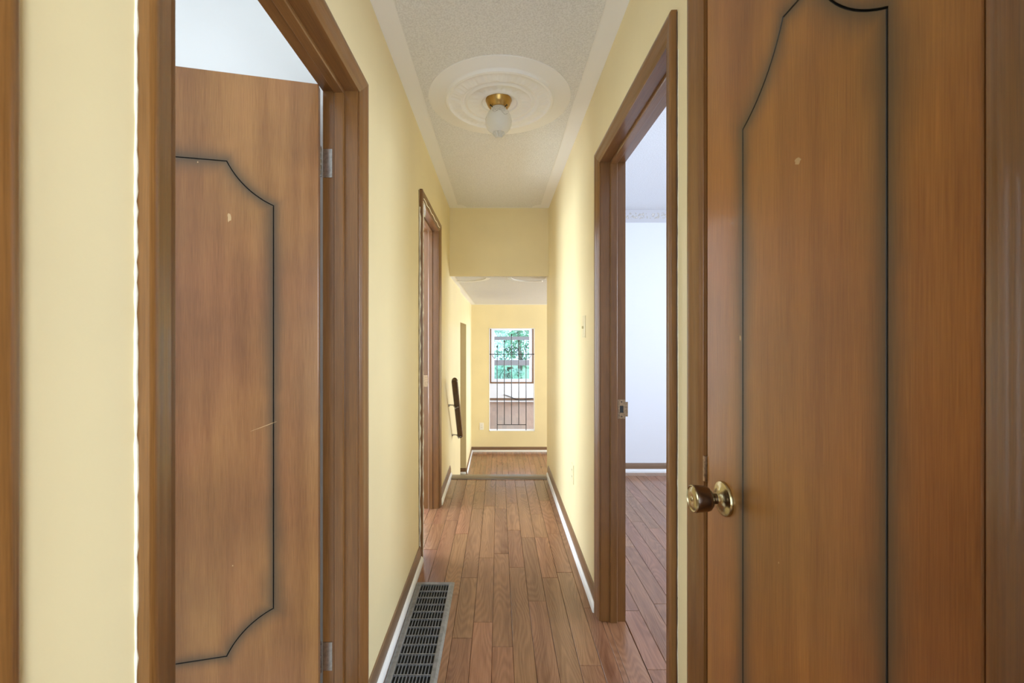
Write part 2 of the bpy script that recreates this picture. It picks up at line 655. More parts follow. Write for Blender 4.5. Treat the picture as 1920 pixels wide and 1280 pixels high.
shell('washroom', -2.4, XI, -0.5, 1.46, 0, ZC, 'lnf', W, 'plain white wall of the room behind the open door', ('l', -0.35, 0.85, 1.0, 2.1))
shell('study', -3.2, XI, 1.60, 4.2, 0, ZC, 'lnf', W, 'plain white wall of the room through the far left doorway', ('l', 2.2, 3.7, 0.25, 2.05))
shell('bedroom', XO, 3.4, 1.03, 4.0, 0, 2.46, 'rn', C, 'cool white wall of the room through the right doorway', ('r', 1.15, 2.35, 0.8, 2.1))
shell('nursery', XO, 3.0, -2.6, 0.0, 0, ZC, 'rn', W, 'white wall of the room behind the viewer', ('n', 1.25, 2.55, 0.1, 2.1))
mb = MB().box(XR, XO, -2.7, YB - 0.12, 0, ZC, W)
struct(mb, 'wall_nursery_left', 'white wall of the room behind the viewer, its left side', 'wall')
mb = MB().box(1.35, 3.1, 0.0, 0.1, 0, ZC, W)
struct(mb, 'wall_nursery_far', 'white wall of the room behind the viewer, its far side', 'wall')
shell('closet', XO, 1.25, 0.1, 0.9, 0, ZC, 'rnf', W, 'inside wall of the narrow closet')
shell('kitchen', -2.2, XI - 0.03, 4.4, 7.2, ZB, ZLC, 'lnf', Y, 'yellow wall of the space beyond the untrimmed opening')
shell('living', -0.476, 4.5, YH + 0.09, YF, ZB, ZLC, 'r', Y, 'yellow wall of the lower living area', ('r', 4.7, 6.9, -0.15, 1.35))
shell('family', -2.2, 3.0, YF + 0.12, YW, ZB, ZLC, 'lr', W, 'white wall of the room behind the iron grille', ('r', 9.0, 11.4, -0.15, 1.35))  # right side opening is added for the fill lamp

mb = MB().box(XO, 4.6, 4.0, YH + 0.09, ZB, 2.46, Y, {'-y': C})
wall_bed = struct(mb, 'wall_bedroom_far', 'bright cool white wall seen through the right doorway', 'wall')
bd = MB().box(XO, 3.4, 3.9975, 4.0, 2.337, 2.4595, 'wallpaper')
part(bd, 'wallpaper_border', wall_bed)['label'] = 'grey wallpaper border printed with small sprigs'

PX0, PX1, PZ0, PZ1 = -0.168, 0.629, -0.3846, 1.4127    # pass-through opening
mb = MB()
fF = {'+y': W}
mb.box(-2.3, PX0, YF, YF + 0.12, ZB, ZLC, Y, fF).box(PX1, 4.6, YF, YF + 0.12, ZB, ZLC, Y, fF)
mb.box(PX0, PX1, YF, YF + 0.12, ZB, PZ0, Y, {'+y': W, '+z': W})
mb.box(PX0, PX1, YF, YF + 0.12, PZ1, ZLC, Y, {'+y': W, '-z': W})
wall_far = struct(mb, 'wall_far', 'yellow far wall with a tall pass-through opening', 'wall')
rv = MB()
for x0, x1 in ((PX0, PX0 + 0.010), (PX1 - 0.010, PX1)):
    rv.box(x0, x1, YF - 0.003, YF + 0.123, PZ0, PZ1, 'white_paint')
rv.box(PX0, PX1, YF - 0.003, YF + 0.123, PZ1 - 0.010, PZ1, 'white_paint')
rv.box(PX0, PX1, YF - 0.003, YF + 0.123, PZ0, PZ0 + 0.010, 'white_paint')
part(rv, 'opening_lining', wall_far)['label'] = 'white lining of the pass-through opening'

WX0, WX1, WZ0, WZ1 = -0.230, 1.040, -0.140, 1.53       # far window opening
mb = MB()
mb.box(-2.3, WX0, YW, YW + 0.14, ZB, ZLC, W).box(WX1, 3.1, YW, YW + 0.14, ZB, ZLC, W)
mb.box(WX0, WX1, YW, YW + 0.14, ZB, WZ0, W).box(WX0, WX1, YW, YW + 0.14, WZ1, ZLC, W)
struct(mb, 'wall_window', 'white wall under and around the far window', 'wall')

# ------------------------------------------------------------------ ceilings


def poly_fill(outer, holes, z, mb, mat, depth):
    """Flat plate with holes, hanging from z down by depth."""
    loops = [outer] + holes
    pts = [p for l in loops for p in l]
    tris = tessellate_polygon([[Vector((x, y, 0)) for x, y in l] for l in loops])
    mb.add([(x, y, z - depth) for x, y in pts], [tuple(t) for t in tris], mat)
    for l in loops:
        n = len(l)
        vs = [(x, y, z) for x, y in l] + [(x, y, z - depth) for x, y in l]
        mb.add(vs, [(i, (i + 1) % n, n + (i + 1) % n, n + i) for i in range(n)], mat)


mb = MB().box(XI, XO, YB - 0.12, YE + 0.035, ZC, ZC + 0.1, 'ceiling_white')
ceil = struct(mb, 'ceiling', 'white hall ceiling with a smooth border band', 'ceiling')
MX, MY, MR = 0.004, 2.112, 0.3475                       # medallion
bw, cr = 0.082, 0.075
x0, x1, y0, y1 = XL + bw, XR - bw, YB + bw, YE - 0.03
outer = []
for cx_, cy_, a0 in ((x1, y1, -PI / 2), (x0, y1, 0), (x0, y0, PI / 2), (x1, y0, PI)):
    # concave quarter-round corners; run anticlockwise
    for k in range(9):
        t = a0 - k * (PI / 2) / 8
        outer.append((cx_ + cr * math.cos(t), cy_ + cr * math.sin(t)))
hole = [(MX + (MR - 0.002) * math.cos(2 * PI * k / 64), MY + (MR - 0.002) * math.sin(2 * PI * k / 64)) for k in range(64)]
st = MB()
poly_fill(outer, [hole], ZC, st, 'stipple', 0.003)
part(st, 'stipple_panel', ceil)['label'] = 'stippled centre of the hall ceiling'

mb = MB().box(-2.3, XL - 0.001, YE + 0.036, YF, ZLC, ZLC + 0.1, 'ceiling_white').box(XL - 0.001, XR, YE + 0.036, YF, ZLC, ZLC + 0.1, 'ceiling_white').box(XR, XO, YH, YF, ZLC, ZLC + 0.1, 'ceiling_white').box(XO, 4.6, YH + 0.09, YF, ZLC, ZLC + 0.1, 'ceiling_white')
ceil2 = struct(mb, 'ceiling_living', 'white ceiling of the lower living area with painted rings', 'ceiling')
st = MB().box(-0.40, 0.44, YE + 0.04, YH + 0.10, ZLC - 0.003, ZLC, 'stipple_grey').box(-0.40, 4.4, YH + 0.10, YF - 0.16, ZLC - 0.003, ZLC, 'stipple_grey')
part(st, 'stipple_panel', ceil2)
for cx_ in (-0.338, 0.339):
    rg = MB()
    a = []
    for k in range(41):
        t = PI * k / 40
        x, y = math.cos(t), math.sin(t)
        if cx_ + 0.265 * x < XL + 0.01 or cx_ + 0.265 * x > 0.452:
            continue
        a.append((x, y))
    rings = []
    for x, y in a:
        rings.append([(cx_ + r * x, YE + 0.042 + r * y * 1.27, ZLC - z) for r, z in ((0.222, 0.003), (0.222, 0.010), (0.262, 0.010), (0.262, 0.003))])
    rg.sweep(rings, 'shoe_white')
    part(rg, 'ceiling_ring', ceil2)
for nm, b, lab in (('ceiling_washroom', (-2.5, XI, -0.6, 1.56, ZC), 'smooth white ceiling above the open door'),
                   ('ceiling_study', (-3.3, XI, 1.56, 4.3, ZC), 'white ceiling of the room through the far left doorway'),
                   ('ceiling_nursery', (XO, 3.1, -2.7, 0.0, ZC), 'white ceiling of the room behind the viewer'),
                   ('ceiling_closet', (XO, 1.3, 0.0, 0.93, ZC), 'ceiling inside the narrow closet'),
                   ('ceiling_family', (-2.3, 3.1, YF, YW + 0.14, ZLC), 'white ceiling of the room behind the iron grille')):
    mb = MB().box(b[0], b[1], b[2], b[3], b[4], b[4] + 0.1, 'ceiling_white')
    struct(mb, nm, lab, 'ceiling')
mb = MB().box(XO, 3.5, 0.93, 4.0, 2.46, 2.56, 'stipple')
struct(mb, 'ceiling_bedroom', 'stippled white ceiling seen through the right doorway', 'ceiling')

# ------------------------------------------------------------------ floors with their boards
PW = 0.085
PLANKS = {}


def plank_mesh(w, l):
    key = (round(w, 3), round(l, 3))
    if key not in PLANKS:
        g, ch = 0.0006, 0.0014
        rings = []
        for ins, z in ((g, -0.012), (g, -ch), (g + ch, 0.0)):
            rings.append([(ins, ins, z), (w - ins, ins, z), (w - ins, l - ins, z), (ins, l - ins, z)])
        mb = MB().sweep(rings, 'plank')
        me = bpy.data.meshes.new('plank')
        me.from_pydata([tuple(q) for q in mb.v], [], mb.f)
        me.materials.append(MATS['plank'])
        bm = bmesh.new()
        bm.from_mesh(me)
        bmesh.ops.recalc_face_normals(bm, faces=bm.faces)
        bm.to_mesh(me)
        bm.free()
        PLANKS[key] = me
    return PLANKS[key]


def lay(parent, x0, x1, y0, y1, z, joint=0.058):
    """Boards along Y between two sides; joints line up with the hall's."""
    k = math.floor((x0 - joint) / PW + 1e-6)
    while joint + k * PW < x1 - 0.004:
        a, b = max(x0, joint + k * PW), min(x1, joint + (k + 1) * PW)
        if b - a > 0.006:
            rnd = random.Random(k * 31 + int(z * 100) + int(y1 * 7))
            yy = y0
            first = True
            while yy < y1 - 1e-4:
                ln = rnd.choice((0.35, 0.45, 0.55, 0.65, 0.75, 0.9))
                if first:
                    ln = rnd.choice((0.15, 0.3, 0.45, 0.6))
                first = False
                if y1 - yy - ln < 0.12:
                    ln = y1 - yy
                o = bpy.data.objects.new('plank', plank_mesh(b - a, ln))
                o.location = (a, yy, z + rnd.uniform(-0.0004, 0.0004))
                link(o, parent)
                yy += ln
        k += 1


mb = MB().box(XI, 1.9, YB - 0.12, YE, -0.06, -0.012, 'subfloor')
floor = struct(mb, 'floor', 'reddish brown oak strip floor of hall and right room', 'floor')
lay(floor, XL - 0.005, XR + 0.005, -0.5, YE - 0.035, 0)
lay(floor, XR + 0.005, XO, D0 - 0.02, D1 + 0.02, 0)
lay(floor, XO, 1.9, 1.03, 4.0 - 0.11, 0)
lay(floor, XI, XL - 0.005, C0 - 0.02, C1 + 0.02, 0, 0.0)
lay(floor, XI, XL - 0.005, B0 - 0.02, B1 + 0.02, 0, 0.0)
mb = MB().box(XO, 1.9, 3.89, 4.0, -0.06, 0, 'plank_far').box(1.9, 3.4, 1.03, 4.0, -0.06, 0, 'plank_far')
mb.box(XL, XR, YB, -0.5, -0.012, 0, 'plank_far').box(XO, 1.25, 0.1, 0.9, -0.012, 0, 'plank_far')
struct(mb, 'floor_beyond', 'oak strip floor further inside the right room', 'floor')
mb = MB().box(XO, 3.0, -2.6, 0.1, -0.06, 0, 'plank_far').box(XR + 0.005, XO, -1.16, -0.36, -0.06, 0, 'plank_far')
struct(mb, 'floor_nursery', 'oak floor of the room behind the viewer', 'floor')
mb = MB().box(-2.4, XI, -0.5, 1.46, -0.06, 0, 'white_paint')
struct(mb, 'floor_washroom', 'pale floor of the room behind the open door', 'floor')
mb = MB().box(-3.2, XI, 1.6, 4.2, -0.06, 0, 'plank_far')
struct(mb, 'floor_study', 'oak floor of the room through the far left doorway', 'floor')
mb = MB().box(-0.59, 4.5, YE, YF, ZB - 0.06, ZB - 0.012, 'subfloor')
mb.box(1.3, 4.5, YH + 0.09, YF, ZB - 0.012, ZB, 'plank_far').box(-0.476, 1.3, 4.97, 5.5, ZB - 0.012, ZB, 'plank_far')
floor2 = struct(mb, 'floor_living', 'sunlit oak strip floor below the steps', 'floor')
lay(floor2, -0.476, 1.3, 5.5, YF, ZB)
mb = MB().box(-2.3, 3.1, YF + 0.0, YW, ZB - 0.06, ZB - 0.0005, 'plank_far').box(-2.3, -0.59, 4.3, YF, ZB - 0.06, ZB, 'plank_far')
struct(mb, 'floor_family', 'oak floor of the room behind the iron grille', 'floor')

# steps down and the nosing at their top
mb = MB()
for i in range(3):
    z = ZB * (i + 1) / 4
    mb.box(XL + 0.002, XR - 0.002, YE + 0.26 * i, YE + 0.26 * (i + 1), ZB, z, 'plank_far')
mb.box(XL + 0.002, XR - 0.002, YE - 0.06, YE, ZB, -0.06, 'plank_far')
struct(mb, 'floor_steps', 'wooden steps leading down from the hall', 'steps')
ns = []
for t, z in ((-0.098, 0.0), (-0.096, 0.006), (-0.086, 0.010), (-0.002, 0.012), (0.012, 0.008), (0.018, -0.004), (0.012, -0.016), (-0.001, -0.018), (-0.034, -0.012)):
    ns.append((t, z))
mb = MB().sweep([[(x, YE + t, z) for t, z in ns] for x in (XL + 0.024, XR - 0.024)], 'nosing_wood')
struct(mb, 'trim_1', 'worn grey brown nosing strip across the top step', 'trim', smooth=True)

# ------------------------------------------------------------------ baseboards with white shoe moulding
BH = 0.092


def baseboard(name, axis, a0, a1, w, sgn, z0, label, h=BH, matb='base'):
    """axis 'Y': runs along Y on wall X=w; sgn = direction into the room."""
    prof = [(0, 0), (0.011, 0), (0.011, h * 0.72), (0.008, h * 0.86), (0.006, h - 0.002), (0.003, h), (0, h)]
    shoe = [(0.011, 0)] + [(0.011 + 0.013 * math.cos(t), 0.032 * math.sin(t)) for t in [PI / 2 * k / 6 for k in range(7)]]

    def pt(a, t, z):
        return (w + sgn * t, a, z0 + z) if axis == 'Y' else (a, w + sgn * t, z0 + z)
    mb = MB().sweep([[pt(a, t, z) for t, z in prof] for a in (a0, a1)], matb + ('_h' if axis == 'Y' else '_x'))
    o = mb.build(name, None, origin=(0, 0, 0), smooth=True)
    tag(o, label, 'baseboard', kind='structure')
    ms = MB()
    i = 0.004
    ms.sweep([[pt(a, 0.011 + (t - 0.011) * f, z * f) for t, z in shoe] for a, f in
              ((a0 + 0.001, 0.5), (a0 + i, 0.9), (a0 + 2 * i, 1), (a1 - 2 * i, 1), (a1 - i, 0.9), (a1 - 0.001, 0.5))], 'shoe_white')
    part(ms, 'shoe_moulding', o, smooth=True)['label'] = 'white quarter round at the foot of the baseboard'
    return o


CW = 0.057
baseboard('baseboard_left_near', 'Y', B1 + CW, C0 - CW, XL, 1, 0, 'brown baseboard beside the floor register')
baseboard('baseboard_left_far', 'Y', C1 + CW, YE + 0.01, XL, 1, 0, 'short brown baseboard between far left doorway and steps')
baseboard('baseboard_left_short', 'Y', A1 + CW, B0 - CW, XL, 1, 0, 'brown baseboard on the strip of wall left of the open door')
baseboard('baseboard_right', 'Y', D1 + CW, YE + 0.01, XR, -1, 0, 'long brown baseboard along the right hall wall')
baseboard('baseboard_right_short', 'Y', E1 + CW, D0 - CW, XR, -1, 0, 'brown baseboard between closet door and right doorway')
baseboard('baseboard_bedroom', 'X', XO, 3.4, 4.0, -1, 0, 'tan baseboard of the white room on the right', h=0.085)
baseboard('baseboard_far', 'X', -0.476, 4.5, YF, -1, ZB, 'brown baseboard under the pass-through wall', h=0.085)
baseboard('baseboard_lower_left', 'Y', 6.25, YF, -0.476, 1, ZB, 'baseboard of the lower wall left of the pass-through', h=0.085)
baseboard('baseboard_jamb', 'X', -0.587, -0.478, 6.248, -1, ZB, 'short baseboard on the end face of the lower wall', h=0.085)
baseboard('baseboard_window', 'X', -2.2, 3.0, YW, -1, ZB, 'dark baseboard under the far window', h=0.11)

# ------------------------------------------------------------------ doors
CAS = [(0, 0), (0, 0.005), (0.003, 0.007), (0.012, 0.0085), (0.016, 0.011), (0.026, 0.0125), (0.040, 0.0155),
       (0.046, 0.018), (0.053, 0.018), (0.0565, 0.0155), (CW, 0.011), (CW, 0)]


def casing(root, w, sgn, y0, y1, zt):
    """Mitred trim round an opening on wall X=w, thick towards sgn."""
    p = lambda y, z, t: (w + sgn * t, y, z)
    MB_ = MB().sweep([[p(y0 - u, 0, t) for u, t in CAS], [p(y0 - u, zt + u, t) for u, t in CAS]], 'stain_v')
    a = part(MB_, 'casing', root, True)
    MB_ = MB().sweep([[p(y1 + u, 0, t) for u, t in CAS], [p(y1 + u, zt + u, t) for u, t in CAS]], 'stain_v')
    b = part(MB_, 'casing', root, True)
    MB_ = MB().sweep([[p(y0 - u, zt + u, t) for u, t in CAS], [p(y1 + u, zt + u, t) for u, t in CAS]], 'stain_h')
    c = part(MB_, 'casing', root, True)
    return a, b, c


def jambs(root, x0, x1, y0, y1, zt, stop):
    """Jamb boards lining the wall thickness, with door stops at stop=(xa, xb)."""
    e = 0.0005
    part(MB().box(x0, x1, y0 - JT + e, y0, 0, zt, 'stain_v'), 'jamb', root)
    part(MB().box(x0, x1, y1, y1 + JT - e, 0, zt, 'stain_v'), 'jamb', root)
    part(MB().box(x0, x1, y0 - JT + e, y1 + JT - e, zt, zt + JT - e, 'stain_h'), 'jamb', root)
    if stop:
        sa, sb = stop
        s = 0.011
        c = 0.003
        for yw, d in ((y0, 1), (y1, -1)):
            pr = [(sa, 0), (sb, 0), (sb, s - c), (sb - c, s), (sa + c, s), (sa, s - c)]
            part(MB().sweep([[(x, yw + d * t, z) for x, t in pr] for z in (0.0, zt - s)], 'stain_v'), 'door_stop', root)
        pr = [(sa, 0), (sb, 0), (sb, s - c), (sb - c, s), (sa + c, s), (sa, s - c)]
        part(MB().sweep([[(x, y, zt - t) for x, t in pr] for y in (y0, y1)], 'stain_h'), 'door_stop', root)


def panel_geo(hx, hz, dx, dz, R):
    A, B = Vector((hx - dx, hz)), Vector((hx, hz - dz))
    M = (A + B) / 2
    d = (B - A)
    nrm = Vector((-d.y, d.x)).normalized()
    if nrm.x + nrm.y < 0:
        nrm = -nrm
    c = M + nrm * math.sqrt(R * R - (d.length / 2) ** 2)
    return c.x, c.y


def panel_loop(hx, hz, cx, cz, R, d):
    X_, Z_, r = hx + d, hz + d, R - d
    zb = cz - math.sqrt(r * r - (X_ - cx) ** 2)
    xa = cx - math.sqrt(r * r - (Z_ - cz) ** 2)
    t0 = math.atan2(zb - cz, X_ - cx)
    t1 = math.atan2(Z_ - cz, xa - cx)
    t0 = t0 % (2 * PI)
    t1 = t1 % (2 * PI)
    q = []
    for k in range(13):
        t = t0 + (t1 - t0) * k / 12
        q.append((cx + r * math.cos(t), cz + r * math.sin(t)))
    pts = list(q)                                   # +x+z corner, from side to top
    pts += [(-x, z) for x, z in reversed(q)]
    pts += [(-x, -z) for x, z in q]
    pts += [(x, -z) for x, z in reversed(q)]
    return pts


def leaf(root, loc, rotz, Wd, H, uc, zc, hx, hz, dx, dz, R, z0=0.008, T=0.035, label=None, tones=((0.180, 0.074, 0.022), (0.345, 0.163, 0.060))):
    """Door leaf: local -X from hinge to latch, front faces local -Y."""
    cx, cz = panel_geo(hx, hz, dx, dz, R)
    mname = 'door_veneer_%d' % len([m for m in MATS if m.startswith('door_veneer')])
    wood(mname, tones[0], tones[1], 'Z', 0.34, coat=0.22,
         panel=dict(uc=uc, zc=zc - z0, hx=hx, hz=hz, cx=cx, cz=cz, R=R))
    g = 0.0016
    lo = [(x + uc, z + zc - z0) for x, z in panel_loop(hx, hz, cx, cz, R, g)]
    mi = [(x + uc, z + zc - z0) for x, z in panel_loop(hx, hz, cx, cz, R, 0)]
    li = [(x + uc, z + zc - z0) for x, z in panel_loop(hx, hz, cx, cz, R, -g)]
    b = 0.0015
    rect = [(b, b), (Wd - b, b), (Wd - b, H - b), (b, H - b)]
    mb = MB()
    pts = rect + lo
    tris = tessellate_polygon([[Vector((x, z, 0)) for x, z in rect], [Vector((x, z, 0)) for x, z in lo]])
    mb.add([(-x, 0, z) for x, z in pts], [tuple(t) for t in tris], mname)
    tris = tessellate_polygon([[Vector((x, z, 0)) for x, z in li]])
    mb.add([(-x, 0, z) for x, z in li], [tuple(t) for t in tris], mname)
    o_ = [(0, 0), (Wd, 0), (Wd, H), (0, H)]
    vs = [(-x, 0, z) for x, z in rect] + [(-x, b, z) for x, z in o_] + [(-x, T, z) for x, z in o_]
    fs = [(i, (i + 1) % 4, 4 + (i + 1) % 4, 4 + i) for i in range(4)]
    fs += [(4 + i, 4 + (i + 1) % 4, 8 + (i + 1) % 4, 8 + i) for i in range(4)] + [(8, 9, 10, 11)]
    mb.add(vs, fs, mname)
    n = len(lo)
    o = mb.build('leaf', root, local=True)
    o.location = Vector(loc) + Vector((0, 0, z0)) - root.location
    o.rotation_euler = (0, 0, rotz)
    if label:
        o['label'] = label
    gr = MB()
    vs = [(-x, 0, z) for x, z in lo] + [(-x, 0.0035, z) for x, z in mi] + [(-x, 0, z) for x, z in li]
    fs = [(i, (i + 1) % n, n + (i + 1) % n, n + i) for i in range(n)]
    fs += [(n + i, n + (i + 1) % n, 2 * n + (i + 1) % n, 2 * n + i) for i in range(n)]
    gr.add(vs, fs, 'groove')
    go = gr.build('groove', o, local=True)
    go['label'] = 'dark routed panel line'
    return o


def wavy_bead(root, name, x, y, z0, z1, amp, rad, mat, seed, sgn=1, n=70):
    rnd = random.Random(seed)
    pts, rs, ph = [], [], rnd.uniform(0, 6)
    v = 0
    for k in range(n):
        z = z0 + (z1 - z0) * k / (n - 1)
        v = 0.75 * v + rnd.uniform(-1, 1) * amp * 0.6
        pts.append((x, y + v, z))
        rs.append(rad * rnd.uniform(0.45, 1.25))
    return part(MB().tube(pts, rs, mat, 6), name, root, True)


# door_1: closed door at the left edge
d1 = thing('door_1', (XL, (A0 + A1) / 2, 0), 'dark door trim at the very left edge of the view', 'door', kind='structure')
casing(d1, XL, 1, A0 - 0.003, A1 + 0.003, HD)
jambs(d1, XI, XL, A0, A1, HD, (XI + 0.037, XI + 0.070))
leaf(d1, (XI + 0.036, A1 - 0.003, 0), PI / 2, A1 - A0 - 0.006, 2.036, 0.3795, 1.061, 0.254, 0.724, 0.118, 0.122, 0.249)

# door_2: open door on the left
d2 = thing('door_2', (XL, (B0 + B1) / 2, 0), 'brown wooden door standing open on the left', 'door', kind='structure')
casing(d2, XL, 1, B0 - 0.003, B1 + 0.003, HD)
jambs(d2, XI, XL, B0, B1, HD, (XI + 0.038, XI + 0.070))
lf2 = leaf(d2, (-0.552, 1.306, 0), math.radians(13.3), 0.758, 2.037, 0.379, 1.061, 0.2535, 0.724, 0.125, 0.122, 0.252)
for z in (1.82, 0.26):
    hg = MB()
    hg.box(XI + 0.002, XI + 0.030, B1 - 0.0022, B1 + 0.0004, z - 0.045, z + 0.045, 'nickel')
    h = part(hg, 'hinge', d2)
    h['label'] = 'worn steel hinge'
    kn = MB()
    for i in range(5):
        kn.lathe([(0.0, -0.0085), (0.0058, -0.0085), (0.0062, -0.007), (0.0062, 0.007), (0.0058, 0.0085), (0.0, 0.0085)], 'nickel', 'Z',
                 (XI - 0.006, B1 - 0.009, z - 0.036 + 0.018 * i), 12)
    kn.lathe([(0, 0.0), (0.005, 0.001), (0.0055, 0.004), (0.003, 0.007), (0, 0.008)], 'nickel', 'Z', (XI - 0.006, B1 - 0.009, z + 0.0455), 12)
    part(kn, 'hinge_knuckle', h, True)
wavy_bead(d2, 'paint_bead', XL + 0.0005, B0 - CW - 0.0045, 0.1, 2.09, 0.0007, 0.0022, 'caulk', 4, n=160)

# door_3: doorway further down on the left
d3 = thing('door_3', (XL, (C0 + C1) / 2, 0), 'far left doorway with cracked paint round its dark trim', 'door', kind='structure')
casing(d3, XL, 1, C0 - 0.003, C1 + 0.003, HD)
jambs(d3, XI, XL, C0, C1, HD, (XI + 0.038, XI + 0.070))
for nm, m_, yy, z0_, z1_, am, rd, sd in (
        ('paint_bead', 'caulk', C0 - CW - 0.010, 0.0, 2.0, 0.009, 0.0080, 11),
        ('paint_bead', 'caulk', C0 - CW + 0.006, 0.0, 2.02, 0.007, 0.0046, 12),
        ('paint_bead', 'caulk', C1 + CW + 0.004, 0.05, 2.05, 0.006, 0.0022, 13),
        ('paint_crack', 'dark_caulk', C0 - CW - 0.026, 0.0, 2.09, 0.008, 0.0026, 14)):
    wavy_bead(d3, nm, XL + (0.0175 if yy > C0 - CW and yy < C0 else 0.001), yy, z0_, z1_, am, rd, m_, sd)
lp = []                         # loose loop of peeled paint at the top corner
for t in range(25):
    s = t / 24
    lp.append((XL + 0.019, C0 - CW + 0.002 + 0.075 * math.sin(PI * s) ** 0.8, 2.035 - 0.075 * s + 0.012 * math.sin(2 * PI * s)))
part(MB().tube(lp, 0.0032, 'caulk', 6), 'peeled_paint', d3, True)
lp = [(XL + 0.017, C0 - 0.02 + (C1 - C0) * k / 30, HD + 0.013 + 0.004 * math.sin(k * 0.9)) for k in range(30)]
part(MB().tube(lp, 0.0026, 'caulk', 6), 'peeled_paint', d3, True)
sp = MB().box(XI + 0.004, XI + 0.034, C1 - 0.0025, C1 + 0.0003, 0.90, 0.985, 'copper_plate')
sp.box(XI - 0.010, XI + 0.004, C1 - 0.0025, C1 - 0.0005, 0.915, 0.970, 'copper_plate')
part(sp, 'strike_plate', d3)

# door_4: doorway on the right, its door swung out of sight
d4 = thing('door_4', (XR, (D0 + D1) / 2, 0), 'open doorway on the right with dark reddish jamb', 'door', kind='structure')
casing(d4, XR, -1, D0 - 0.003, D1 + 0.003, HD)
jambs(d4, XR, XO, D0, D1, HD, (XO - 0.070, XO - 0.038))
sp = MB().box(XO - 0.034, XO - 0.002, D1 - 0.0025, D1 + 0.0003, 0.905, 0.990, 'copper_plate')
sp.box(XO - 0.002, XO + 0.010, D1 - 0.0025, D1 - 0.0008, 0.915, 0.980, 'copper_plate')
so = part(sp, 'strike_plate', d4)
so['label'] = 'worn brass strike plate'
sh = MB().box(XO - 0.026, XO - 0.010, D1 - 0.0029, D1 - 0.0024, 0.932, 0.963, 'slot_black')
for z in (0.915, 0.980):
    sh.lathe([(0, -0.0002), (0.003, -0.0002), (0.003, 0.0004), (0, 0.0004)], 'slot_black', 'Y', (XO - 0.018, D1 - 0.0027, z), 10)
part(sh, 'strike_hole', so)
wavy_bead(d4, 'paint_crack', XR - 0.001, D0 - CW - 0.0040, 0.0, 2.10, 0.0018, 0.0022, 'dark_caulk', 21)
wavy_bead(d4, 'paint_bead', XR - 0.0005, D0 - CW - 0.0085, 0.0, 2.00, 0.0016, 0.0012, 'caulk', 22)

# door_5: narrow closet door, closed
d5 = thing('door_5', (XR, (E0 + E1) / 2, 0), 'closed narrow brown closet door on the right with brass knob', 'door', kind='structure')
casing(d5, XR, -1, E0 - 0.003, E1 + 0.003, HD)
jambs(d5, XR, XO, E0, E1, HD, None)
LW = E1 - E0 - 0.008
LX = XR - 0.001
pc = 0.6475 - (E0 + 0.003)
lf5 = leaf(d5, (LX, E0 + 0.003, 0), -PI / 2, LW, 2.036, pc, 1.061, 0.1475, 0.722, 0.112, 0.125, 0.25, tones=((0.215, 0.078, 0.015), (0.420, 0.182, 0.042)))
KY, KZ = 0.859, 0.946
kroot = thing('_tmp', (0, 0, 0), 'x', 'x')
bpy.data.objects.remove(kroot)


def local_part(mb, name, parent):
    """Part of the closet leaf given in leaf coordinates."""
    return mb.build(name, parent, local=True, smooth=True)


ku, kz = -(KY - (E0 + 0.003)), KZ - 0.008
ro = MB().lathe([(0, 0), (0.034, 0), (0.0345, -0.003), (0.033, -0.006), (0.029, -0.0075), (0.026, -0.0072), (0.020, -0.010), (0.014, -0.014), (0.012, -0.018), (0, -0.018)],
                'antique_brass', 'Y', (ku, 0, kz), 40)
local_part(ro, 'rosette', lf5)['label'] = 'round antique brass rose'
kn = MB().lathe([(0, -0.014), (0.0115, -0.014), (0.0105, -0.018), (0.0105, -0.023), (0.0125, -0.026), (0.0185, -0.029), (0.0235, -0.034), (0.0252, -0.040),
                 (0.0262, -0.056), (0.0268, -0.061), (0.0262, -0.0635), (0, -0.0635)], 'bronze', 'Y', (ku, 0, kz), 40)
local_part(kn, 'knob', lf5)['label'] = 'dark bronze tulip knob'
kf = MB().lathe([(0, -0.062), (0.0255, -0.062), (0.0262, -0.0645), (0.0245, -0.066), (0.0225, -0.0645), (0.0195, -0.0655), (0.0130, -0.0675), (0.009, -0.0665), (0.005, -0.0665), (0.004, -0.0675), (0, -0.068)],
                'antique_brass', 'Y', (ku, 0, kz), 40)
local_part(kf, 'knob_face', lf5)['label'] = 'polished brass face of the knob'
sk = MB().box(XR - 0.006, XR + 0.01, E1 - 0.003, E1 + 0.006, 0.955, 1.01, 'copper_plate')
part(sk, 'strike_lip', d5)

# ------------------------------------------------------------------ far window
w1 = thing('window_1', ((WX0 + WX1) / 2, YW, WZ0), 'white framed window with brown trim behind the iron grille', 'window', kind='structure')
tw = 0.040
for nm, b in (('window_trim', (WX0 - tw, WX0, WZ0 - tw, WZ1 + tw)), ('window_trim', (WX1, WX1 + tw, WZ0 - tw, WZ1 + tw)),
              ('window_trim', (WX0, WX1, WZ0 - tw, WZ0)), ('window_trim', (WX0, WX1, WZ1, WZ1 + tw))):
    part(MB().box(b[0], b[1], YW - 0.02, YW + 0.01, b[2], b[3], 'stain_v'), nm, w1)
fw = 0.10
for nm, b in (('window_frame', (WX0, WX0 + fw, WZ0, WZ1)), ('window_frame', (WX1 - fw, WX1, WZ0, WZ1)),
              ('window_frame', (WX0 + fw, WX1 - fw, WZ0, WZ0 + 0.095)), ('window_frame', (WX0 + fw, WX1 - fw, WZ1 - 0.08, WZ1))):
    part(MB().box(b[0], b[1], YW + 0.01, YW + 0.09, b[2], b[3], 'vinyl'), nm, w1)
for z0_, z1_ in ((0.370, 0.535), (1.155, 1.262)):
    part(MB().box(WX0 + fw, WX1 - fw, YW + 0.02, YW + 0.08, z0_, z1_, 'sash_backlit'), 'sash_rail', w1)
